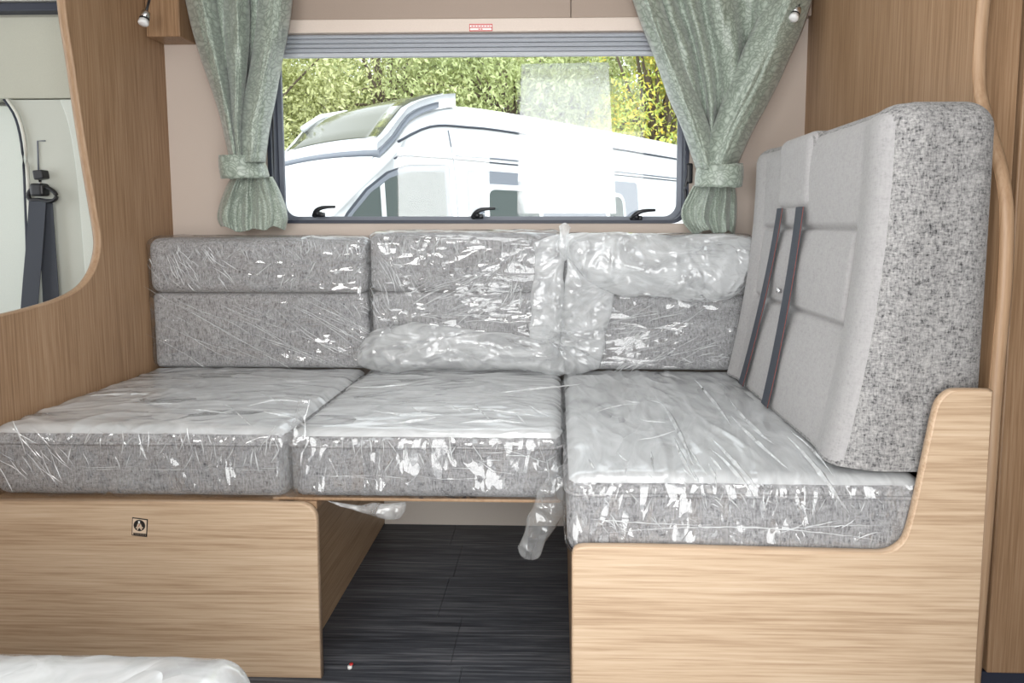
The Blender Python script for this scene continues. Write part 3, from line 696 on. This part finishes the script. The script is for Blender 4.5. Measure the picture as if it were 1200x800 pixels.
creases(s_m, scat(RN, 9, 420, 640, 450, 495, -8, 10, 40, 120, .006, .014)+scat(RN, 5, 480, 640, 475, 498, 20, 60, 14, 36, .004, .009), dict(z=ZS+.014), (0, 0, 1), 1, 8)
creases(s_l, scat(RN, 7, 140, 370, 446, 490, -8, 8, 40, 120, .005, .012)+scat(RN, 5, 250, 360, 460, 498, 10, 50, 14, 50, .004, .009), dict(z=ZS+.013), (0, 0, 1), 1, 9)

# ================================================================= BELTED SEAT BACK
XB0, Z0B, LEAN = .482, .537, .145
ZT = 1.158; Y0B, Y1B = 1.095, 1.868
bk = thing('tall_seat_back', 'tall reclined pale grey seat back with dark tweed side panel and two belts', 'seat back', (XB0+.09, 1.48, Z0B))
TH = .165
def lean(p):
    t = p.z-Z0B; f = .23*t-.2*t*t; k = max(0, min(1, (p.x-XB0)/TH))
    return Vector((p.x+f*(1-k)+(.722-XB0-TH)*k, p.y, p.z))
zs1, zs2 = .945, .765
yv0, yv1 = 1.215, 1.755
def gz(a, s): return math.exp(-(a/s)**2)
def back_disp(p, n):
    f = max(0, -n.x)
    g = 0
    if f > .3:
        in_y = (p.y > yv0 and p.y < yv1)
        if p.y > 1.16 and p.y < 1.83:
            lim = 1 if in_y else 0
            g += .011*lim*(gz(p.z-zs1, .005)+gz(p.z-zs2, .005))
        if zs2 < p.z < zs1: g += .008*(gz(p.y-yv0, .005)+gz(p.y-yv1, .005))
        # pillowy pads
        for a, b2 in ((Z0B, zs2), (zs2, zs1), (zs1, ZT)):
            if a < p.z < b2 and in_y: g -= .010*math.sin(PI*(p.z-a)/(b2-a))*math.sin(PI*(p.y-yv0)/(yv1-yv0))**.4
        # side bolsters
        g -= .012*(gz(p.y-1.155, .045)+gz(p.y-1.81, .045))
    q = Vector((p.x+g, p.y, p.z))
    nh = Vector((n.x, n.y, 0))
    if n.z < -.02 and nh.length > .05:      # squarer edge along the foot
        c_ = q-n*.046; nh.normalize(); q = Vector((c_.x+nh.x*.046, c_.y+nh.y*.046, Z0B+(q.z-Z0B)*.35))
    return lean(q)
rbox('shell', (XB0, XB0+TH, Y0B, Y1B, Z0B, ZT), .046, .0055, ['suede', 'tweed_bold'], bk, back_disp, mats=lambda n, p: 0 if (n.x < -.8 or (n.y > .1 and n.x < .1)) else 1)
# piping between pale front and dark side
pp = []
for i in range(41):
    t = i/40; z = Z0B+.03+(ZT-Z0B-.06)*t
    pp.append(lean(Vector((XB0+.0085, Y0B+.0175, z))))
tube('piping', pp, .003, 'tweed_bold', bk, 6)
# centre head pad
def headlean(p, n): return lean(p)
ha, hb = at(963, 200, x=.56).y, at(924, 200, x=.56).y
hp = rbox('head_pad', (XB0-.015, XB0+.09, ha, hb, .985, ZT-.003), .026, .006, ['suede', 'tweed_bold'], bk, headlean, mats=lambda n, p: 0 if n.x < -.3 else 1)
hpip = []
for q in rrect(ha+.004, hb-.004, .989, ZT-.012, .02, 4): hpip.append(lean(Vector((XB0-.003, q[0], q[1]))))
tube('piping', hpip+[hpip[0]], .003, 'tweed_bold', hp, 6)
# two belts running down the front
def belt(name, top, bot, wd_):
    y_a, y_b = at(*top, x=.545).y, at(*bot, x=.475).y
    vs = []; fs = []; e1 = []; n = 24
    for i in range(n+1):
        t = i/n; z = .992+(Z0B+.006-.992)*t; yc = y_a+(y_b-y_a)*(t**1.15)
        x = XB0-.0155-.004*math.sin(PI*t)
        for dx, dy in ((0, -wd_/2), (0, wd_/2), (.002, wd_/2), (.002, -wd_/2)): vs.append(lean(Vector((x+dx, yc+dy, z))))
        e1.append(lean(Vector((x-.0003, yc-wd_/2, z))))
    for i in range(n):
        k = i*4
        for j in range(4): fs.append((k+j, k+(j+1) % 4, k+4+(j+1) % 4, k+4+j))
    fs += [(0, 3, 2, 1), tuple(n*4+j for j in range(4))]
    o = frompy(name, vs, fs, 'webbing', bk, False)
    tube('red_edge', e1, .0006, 'webbing_edge', o, 6)
belt('belt', (921, 250), (871, 452), .040)
belt('belt', (945, 250), (899, 480), .046)
tube('belt_stud', [lean(Vector((XB0-.022, 1.535, .80))), lean(Vector((XB0-.012, 1.535, .80)))], .006, 'chrome', bk, 10)

# ================================================================= CURTAINS
def curtain(label, rows, hem, pleats, seed, ybase, flaps, amp=.030):
    """rows / hem: (py, px_left, px_right) from top to tie and from tie to hem; flaps: smooth folds lying over the pleats"""
    tie = rows[-1]; t = thing('curtain', label, 'curtain', at(tie[1], tie[0], y=ybase), 'tie-back curtains')
    nu = 150
    def finish(name, vs, uv, m_, w_):
        fs = []
        for k in range(m_-1):
            for i in range(w_-1):
                c_ = k*w_+i; fs.append((c_, c_+1, c_+w_+1, c_+w_))
        o = frompy(name, vs, fs, 'curtain', t); ul = o.data.uv_layers.new(name='UVMap')
        for lp in o.data.loops: ul.data[lp.index].uv = uv[lp.vertex_index]
        sd = o.modifiers.new('solid', 'SOLIDIFY'); sd.thickness = .0012
        return o
    def pleated(name, rws, pl, am, crum, yb, ruff=0):
        R2 = smoothpath([Vector(q) for q in rws], 8); vs = []; uv = []; m_ = len(R2)
        for k, q in enumerate(R2):
            py, a, b2 = q; wd_ = b2-a; kk = k/(m_-1)
            for i in range(nu+1):
                u = i/nu
                ph = noise.noise(Vector((u*3+seed, py*.004, 0)))*.13
                sn = math.sin((u+ph)*PI*2*pl+seed); sn = math.copysign(abs(sn)**.7, sn)
                s2 = noise.noise(Vector((u*11, py*.02, seed)))*crum+noise.noise(Vector((u*24, py*.05, seed+4)))*crum*.5
                dep = am*(sn*.5+s2)*(.5+.5*min(1, wd_/100))
                arch = (.034 if ruff else .016)*max(0, 4*u*(1-u))**.5
                p = at(a+wd_*u+noise.noise(Vector((u*9+seed, py*.01, 3)))*2.0, py+ruff*kk**4*(noise.noise(Vector((u*5, seed, 1)))*7-1.5*sn), y=yb-arch-dep)
                vs.append(p); uv.append((u*.55, k*.012))
        return finish(name, vs, uv, m_, nu+1)
    pleated('drape', rows, pleats, amp, .25, ybase)
    hm = pleated('gathered_hem', hem, pleats*.45, amp*.7, .55, ybase, 1)
    for fi, fl_ in enumerate(flaps):
        R2 = smoothpath([Vector(q) for q in fl_], 8); vs = []; uv = []; m_ = len(R2); n = 40
        for k, q in enumerate(R2):
            py, a, b2 = q; wd_ = b2-a
            for i in range(n+1):
                u = i/n; b_ = math.sin(PI*u)
                roll = .030*(1-max(0, b_)**.45)                       # edges turn back towards the wall
                bump_ = .010*noise.noise(Vector((u*3+fi*5, py*.012, seed)))+.006*noise.noise(Vector((u*8+fi*5, py*.03, seed)))
                p = at(a+wd_*(u+.06*math.sin(2*PI*u)), py, y=ybase-.080-.018*b_+roll*2.2+bump_-.006*fi)
                vs.append(p); uv.append((u*wd_*.0027+fi*.7, k*.012))
        finish('outer_fold', vs, uv, m_, n+1)
    py, a, b2 = rows[-1]; py2, a2, b3 = hem[0]
    vs = []; n = 48; uv = []; fs = []
    A = at(a-1.5, py-3, y=ybase); B = at(b2+2.0, py-3, y=ybase); A2 = at(a2-1.5, py2+2, y=ybase); B2 = at(b3+2.0, py2+2, y=ybase)
    for j in range(9):
        v2 = j/8; Lp = A.lerp(A2, v2); Rp = B.lerp(B2, v2); c_ = (Lp+Rp)/2; hw = (Rp-Lp).length/2; tl = (Rp.z-Lp.z)
        for i in range(n):
            an = 2*PI*i/n; bul = .003*math.sin(PI*v2)
            cr = .003*noise.noise(Vector((math.cos(an)*4, v2*3, seed)))
            vs.append(Vector((c_.x+(hw+bul)*math.cos(an), ybase-.045+(.062+bul+cr)*math.sin(an), c_.z+tl*.5*math.cos(an)+.007*math.sin(an)+.003*noise.noise(Vector((math.cos(an)*3, v2, seed+2))))))
            uv.append((i/n*.35, v2*.06))
    for j in range(8):
        for i in range(n): fs.append((j*n+i, j*n+(i+1) % n, (j+1)*n+(i+1) % n, (j+1)*n+i))
    o = frompy('tie_band', vs, fs, 'curtain', t); ul = o.data.uv_layers.new(name='UVMap')
    for lp in o.data.loops: ul.data[lp.index].uv = uv[lp.vertex_index]
    sd = o.modifiers.new('solid', 'SOLIDIFY'); sd.thickness = .002
    return t
YC = 1.955
curtain('sage green patterned curtain tied back at the left of the window',
        [(-16, 216, 343), (20, 223, 341), (60, 233, 333), (100, 246, 326), (130, 258, 320), (160, 264, 313), (186, 271, 309)],
        [(207, 273, 319), (220, 265, 326), (240, 257, 334), (256, 254, 337), (267, 258, 334)], 3, 1.3, YC,
        [[(-16, 214, 250), (30, 224, 258), (70, 236, 265), (110, 250, 271), (140, 259, 275), (190, 270, 282)],
         [(-16, 262, 292), (30, 262, 293), (70, 265, 291), (110, 269, 287), (150, 271, 284), (190, 275, 286)],
         [(-16, 303, 344), (30, 300, 339), (70, 294, 331), (110, 286, 324), (150, 279, 316), (190, 277, 311)]], .045)
curtain('sage green patterned curtain tied back at the right, near the belted seat back',
        [(-16, 738, 955), (20, 753, 943), (60, 772, 927), (100, 788, 910), (140, 803, 889), (170, 812, 872), (196, 817, 862)],
        [(217, 813, 861), (230, 806, 863), (246, 799, 863), (260, 801, 862), (273, 812, 860)], 5.5, 2.2, YC,
        [[(-16, 736, 770), (30, 752, 786), (70, 768, 800), (113, 783, 818), (150, 799, 832), (198, 816, 842)],
         [(-16, 906, 956), (30, 884, 942), (60, 870, 929), (107, 851, 907), (154, 833, 882), (198, 817, 862)]], .05)

# ================================================================= FOREGROUND CUSHION (opposite bench)
fc0 = at(120, 772, z=.525)
d = (-1.05, at(291, 800, z=.50).x, -.09, fc0.y+.012, .385, .525)
t = thing('seat_cushion', 'white-looking plastic-wrapped cushion corner in the bottom left foreground', 'cushion', (-.65, .3, .385), 'plastic-wrapped seat cushions')
rbox('cover', d, .03, .014, ['suede_seat', 'tweed'], t, seat_disp(d, .012), mats=sides)
dk = inset(d, .004)
rbox('plastic_wrap', dk, .032, .006, 'film_fore', t, wrap_disp(dk, .012, amp=.004, sc=(5, 6, 6), seed=21), skip=('-z',))
ob = thing('opposite_bench_base', 'wood-effect bench base under the bottom left foreground cushion', 'bench base', (-.65, .3, 0))
box('front_panel', -1.05, d[1]-.01, d[3]-.03, d[3]-.014, 0, .38, 'oak_x', ob)
box('body', -1.05, d[1]-.02, -.09, d[3]-.032, 0, .378, 'oak_x', ob)

# tiny cap on the floor
q = at(410, 783, z=.0)
cp = thing('screw_cap', 'tiny white and red cap lying on the dark floor', 'cap', q)
tube('cap_body', [q+Vector((0, 0, .0005)), q+Vector((0, 0, .006))], .005, 'sticker_white', cp, 10)
tube('cap_top', [q+Vector((.002, .004, .006)), q+Vector((.002, .004, .009))], .004, 'sticker_red', cp, 10)

# ================================================================= OUTSIDE
GZ = -.58
struct(box('ground', -30, 30, 2.3, 45, GZ-.1, GZ, 'asphalt', None, 0), 'asphalt parking ground outside')
vr = thing('camper_van', 'white high-roof camper van with a roof skylight parked outside the window', 'van', (0, 0, GZ))
ang = math.radians(41.5)
e = Vector((math.sin(ang), math.cos(ang), 0)); nv_ = Vector((-math.cos(ang), math.sin(ang), 0))
A = at(395, 245, y=4.9); O = Vector((A.x, A.y, 0))-e*1.35; O.z = GZ
VW = 2.05
def sidew(h):
    return 0 if h < 1.35 else ((h-1.35)/.75*.06 if h < 2.1 else .06+(h-2.1)/.4*.07)
def V3(u, w_, h): return O+e*u+nv_*w_+Vector((0, 0, h))
H_prof = [(0, .75), (.05, 1.0), (.25, 1.15), (.7, 1.27), (1.0, 1.38), (1.2, 1.56), (1.5, 1.83), (1.8, 2.08), (1.95, 2.22), (2.1, 2.40), (2.35, 2.52), (2.7, 2.60), (3.4, 2.62), (4.5, 2.61), (6.4, 2.58), (6.85, 2.50), (6.9, 2.40)]
Hs = smoothpath([Vector((a, 0, b2)) for a, b2 in H_prof], 4)
def Hu(u):
    for a, b2 in zip(Hs, Hs[1:]):
        if a.x <= u <= b2.x: return a.z+(b2.z-a.z)*(u-a.x)/max(1e-6, b2.x-a.x)
    return Hs[-1].z
vs = []; fs = []; nsec = 0
for p in Hs:
    u, H = p.x, p.z
    hs = [.35, .8, 1.1, 1.35, 1.6, 1.85, 2.1, 2.3, 2.45]
    half = []
    rc = .10
    for h in hs:
        hh = min(h, H-rc); half.append((sidew(hh), hh))
    w0 = sidew(H-rc); nose = max(0, .35-u)*.5
    for a in (20, 45, 70, 90):
        half.append((w0+rc*1.3*(1-math.cos(math.radians(a))), H-rc+rc*math.sin(math.radians(a))))
    half = [(a+nose, b2) for a, b2 in half]
    half.append((VW*.3, H+.02)); 
    sec = half+[(VW/2, H+.03)]+[(VW-a, b2) for a, b2 in half[::-1]]
    nsec = len(sec); vs += [V3(u, a, b2) for a, b2 in sec]
for i in range(len(Hs)-1):
    for j in range(nsec-1):
        k = i*nsec+j; fs.append((k, k+1, k+nsec+1, k+nsec))
fs.append(tuple(range(nsec))); fs.append(tuple((len(Hs)-1)*nsec+j for j in range(nsec))[::-1])
frompy('body', vs, fs, 'van_paint', vr)
def side_panel(name, pts, mat, off, th, parent=vr):
    n = len(pts); vs = [V3(u, sidew(h)-off, h) for u, h in pts]+[V3(u, sidew(h)-off+th, h) for u, h in pts]
    fs = [tuple(range(n)), tuple(range(2*n-1, n-1, -1))]+[(i, (i+1) % n, n+(i+1) % n, n+i) for i in range(n)]
    return frompy(name, vs, fs, mat, parent, False)
def rr2(u0, u1, h0, h1, r): return rrect(u0, u1, h0, h1, r, 5)
# cab door window
dw = [(1.34, 1.42), (1.50, 1.62), (1.66, 1.78), (1.84, 1.90), (2.02, 1.96), (2.36, 1.985), (2.40, 1.97), (2.40, 1.42)]
dwo = [(1.26, 1.36), (1.44, 1.62), (1.62, 1.81), (1.82, 1.95), (2.02, 2.02), (2.42, 2.05), (2.47, 2.03), (2.47, 1.36)]
wf = side_panel('door_window_frame', dwo, 'van_dark', .006, .02)
side_panel('frame_face', [(a*1.0+(.012 if a < 2 else -.01), b2-.014) for a, b2 in dwo], 'van_grey', .012, .01, wf)
side_panel('glass', dw, 'van_glass', .018, .008, wf)
side_panel('divider', [(1.74, 1.42), (1.78, 1.42), (1.78, 1.86), (1.74, 1.83)], 'van_paint', .026, .008, wf)
# A-pillar seam line and roof gutter line
def side_line(name, pts, r, mat, off=.004): return tube(name, [V3(q.x, sidew(q.z)-off, q.z) for q in smoothpath([Vector((a, 0, b2)) for a, b2 in pts], 4)], r, mat, vr, 6)
side_line('door_seam', [(2.52, .6), (2.53, 1.4), (2.53, 1.9), (2.50, 2.35)], .006, 'van_grey')
side_line('roof_gutter', [(1.95, 2.20), (2.3, 2.36), (2.7, 2.40), (3.5, 2.41), (6.8, 2.36)], .011, 'van_dark', .012)
side_line('body_line', [(2.55, 2.13), (3.5, 2.14), (6.8, 2.11)], .008, 'van_grey', .006)
side_line('body_line', [(1.9, 2.06), (2.5, 2.10), (6.8, 2.08)], .007, 'van_dark', .006)
# side window band
band = side_panel('window_band', rr2(2.66, 5.3, 1.30, 2.02, .06), 'van_grey', .010, .012)
w1 = side_panel('window', rr2(2.84, 3.62, 1.40, 1.90, .10), 'van_paint', .020, .010)
side_panel('glass', rr2(2.90, 3.56, 1.45, 1.85, .08), 'van_glass', .026, .008, w1)
w2 = side_panel('window', rr2(4.66, 5.02, 1.40, 1.88, .12), 'van_paint', .020, .010)
side_panel('glass', rr2(4.72, 4.97, 1.44, 1.84, .09), 'van_glass', .026, .008, w2)
side_panel('door_handle', rr2(2.20, 2.38, 1.14, 1.18, .015), 'van_dark', .02, .02)
# windscreen as an opaque white panel, and the over-cab skylight fairing
def slope_panel(name, u0, u1, w0, w1, off, mat, parent=vr, nu=8, th=.02, wt=0):
    vs = []; fs = []; nw = 8
    for lay in (0, 1):
        for i in range(nu+1):
            u = u0+(u1-u0)*i/nu
            for j in range(nw+1):
                f = j/nw; ww = w0+wt*i/nu+(w1-w0-2*wt*i/nu)*f
                vs.append(V3(u, ww, Hu(u)+off+.03*(4*f*(1-f))-lay*th))
    m_ = (nu+1)*(nw+1)
    for i in range(nu):
        for j in range(nw):
            k = i*(nw+1)+j; fs.append((k, k+nw+1, k+nw+2, k+1)); fs.append((m_+k, m_+k+1, m_+k+nw+2, m_+k+nw+1))
    ed = [i*(nw+1) for i in range(nu+1)]; ed2 = [i*(nw+1)+nw for i in range(nu+1)]
    for L in (ed, ed2, list(range(nw+1)), [nu*(nw+1)+j for j in range(nw+1)]):
        for a, b2 in zip(L, L[1:]): fs.append((a, b2, m_+b2, m_+a))
    return frompy(name, vs, fs, mat, parent)
slope_panel('windscreen', 1.08, 1.78, .17, VW-.17, .012, 'van_screen_white')
fr = slope_panel('skylight_frame', 1.80, 2.62, .14, VW-.14, .10, 'van_paint', th=.12)
slope_panel('frame_edge', 1.79, 2.40, .10, VW-.10, .045, 'van_grey', fr, th=.05)
slope_panel('skylight_glass', 1.86, 2.56, .24, VW-.24, .118, 'sky_glass', fr, th=.012)
for w_ in (VW-.30,):
    tube('roof_rail', [V3(2.0, w_, 2.46), V3(2.2, w_, 2.60), V3(2.5, w_, 2.68)], .035, 'van_paint', fr, 8)
for u in (1.0, 5.0):
    for w_ in (.02, VW-.24):
        tube('wheel', [V3(u, w_, .34), V3(u, w_+.22, .34)], .34, 'tyre', vr, 24)

# trees beyond
def tree(label, x, y, h, rad, mat, leaves, seed, lsz=.13, z0=.6):
    rnd = random.Random(seed)
    t = thing('tree', label, 'tree', (x, y, GZ), 'trees beyond the parked van')
    base = Vector((x, y, GZ))
    bm_v = []; bm_f = []
    def limb(path, r0, r1):
        seg = 7; n = len(path); o = len(bm_v)
        for i, p in enumerate(path):
            tt = (path[min(i+1, n-1)]-path[max(i-1, 0)]).normalized(); u = tt.orthogonal().normalized(); s = tt.cross(u); r = r0+(r1-r0)*i/(n-1)
            for j in range(seg): a = 2*PI*j/seg; bm_v.append(p+u*r*math.cos(a)+s*r*math.sin(a))
        for i in range(n-1):
            for j in range(seg): bm_f.append((o+i*seg+j, o+i*seg+(j+1) % seg, o+(i+1)*seg+(j+1) % seg, o+(i+1)*seg+j))
    top_ = base+Vector((rnd.uniform(-.4, .4), rnd.uniform(-.3, .3), h*.75))
    limb(smoothpath([base, base+Vector((.1, 0, h*.3)), top_], 5), .14, .05)
    cl = []
    for k in range(34):
        a = rnd.uniform(0, 2*PI); el = rnd.uniform(-.7, 1); rr_ = rad*rnd.uniform(.45, 1.0)
        c_ = base+Vector((math.cos(a)*rr_*math.sqrt(1-el*el*.8), math.sin(a)*rr_*math.sqrt(1-el*el*.8)*.8, h*.56+el*h*.40))
        cl.append((c_, rad*rnd.uniform(.28, .48)))
        st_ = base+Vector((0, 0, h*rnd.uniform(.2, .6))); mid = st_.lerp(c_, .5)+Vector((0, 0, .25)); limb(smoothpath([st_, mid, c_], 3), .045, .012)
    frompy('branches', bm_v, bm_f, 'tree_bark', t)
    vs = []; fs = []
    for i in range(leaves):
        c_, cr = cl[rnd.randrange(len(cl))]
        dv = Vector((rnd.gauss(0, 1), rnd.gauss(0, 1), rnd.gauss(0, 1))).normalized()*cr*rnd.random()**.35
        p = c_+dv
        a1 = Vector((rnd.gauss(0, 1), rnd.gauss(0, 1), rnd.gauss(0, 1)-.5)).normalized(); b1 = a1.orthogonal().normalized()
        b1 = (Matrix.Rotation(rnd.uniform(0, 2*PI), 3, a1) @ b1); s = lsz*rnd.uniform(.6, 1.2)
        k = len(vs); vs += [p-a1*s*.5, p+b1*s*.2, p+a1*s*.55, p-b1*s*.2]; fs.append((k, k+1, k+2, k+3))
    o = frompy('foliage', vs, fs, mat, t, False); o['kind'] = 'stuff'
tree('pale willow-green tree behind the van skylight at the far left of the window', -6.6, 13.0, 6.4, 2.1, 'leaf_willow', 26000, 1, .115)
tree('yellow-green tree left of centre behind the van roof', -3.6, 14.0, 6.8, 2.2, 'leaf_willow', 26000, 2, .115)
tree('soft green tree behind the middle of the van roof', -.9, 13.5, 6.2, 2.1, 'leaf_green', 26000, 3, .115)
tree('tree with bright yellow and orange leaves beside the right curtain', 1.75, 12.0, 5.6, 1.7, 'leaf_autumn', 18000, 4, .11)
tree('dull green tree far behind the autumn-leaved one', 4.2, 16.0, 7.0, 2.4, 'leaf_green', 15000, 5, .2)
tree('distant olive tree between the two willow-green trees', -5.0, 18.0, 8.0, 2.8, 'leaf_green', 20000, 6, .19)
tree('distant pale tree seen behind the painted window reflection', .6, 18.0, 8.0, 2.8, 'leaf_willow', 20000, 7, .19)
tree('distant dense green tree closing the view at the far left', -10.5, 20.0, 9.0, 3.2, 'leaf_green', 18000, 8, .24)
tree('distant pale green tree farthest back behind the van roof', -2.0, 22.0, 9.5, 3.4, 'leaf_willow', 18000, 9, .26)
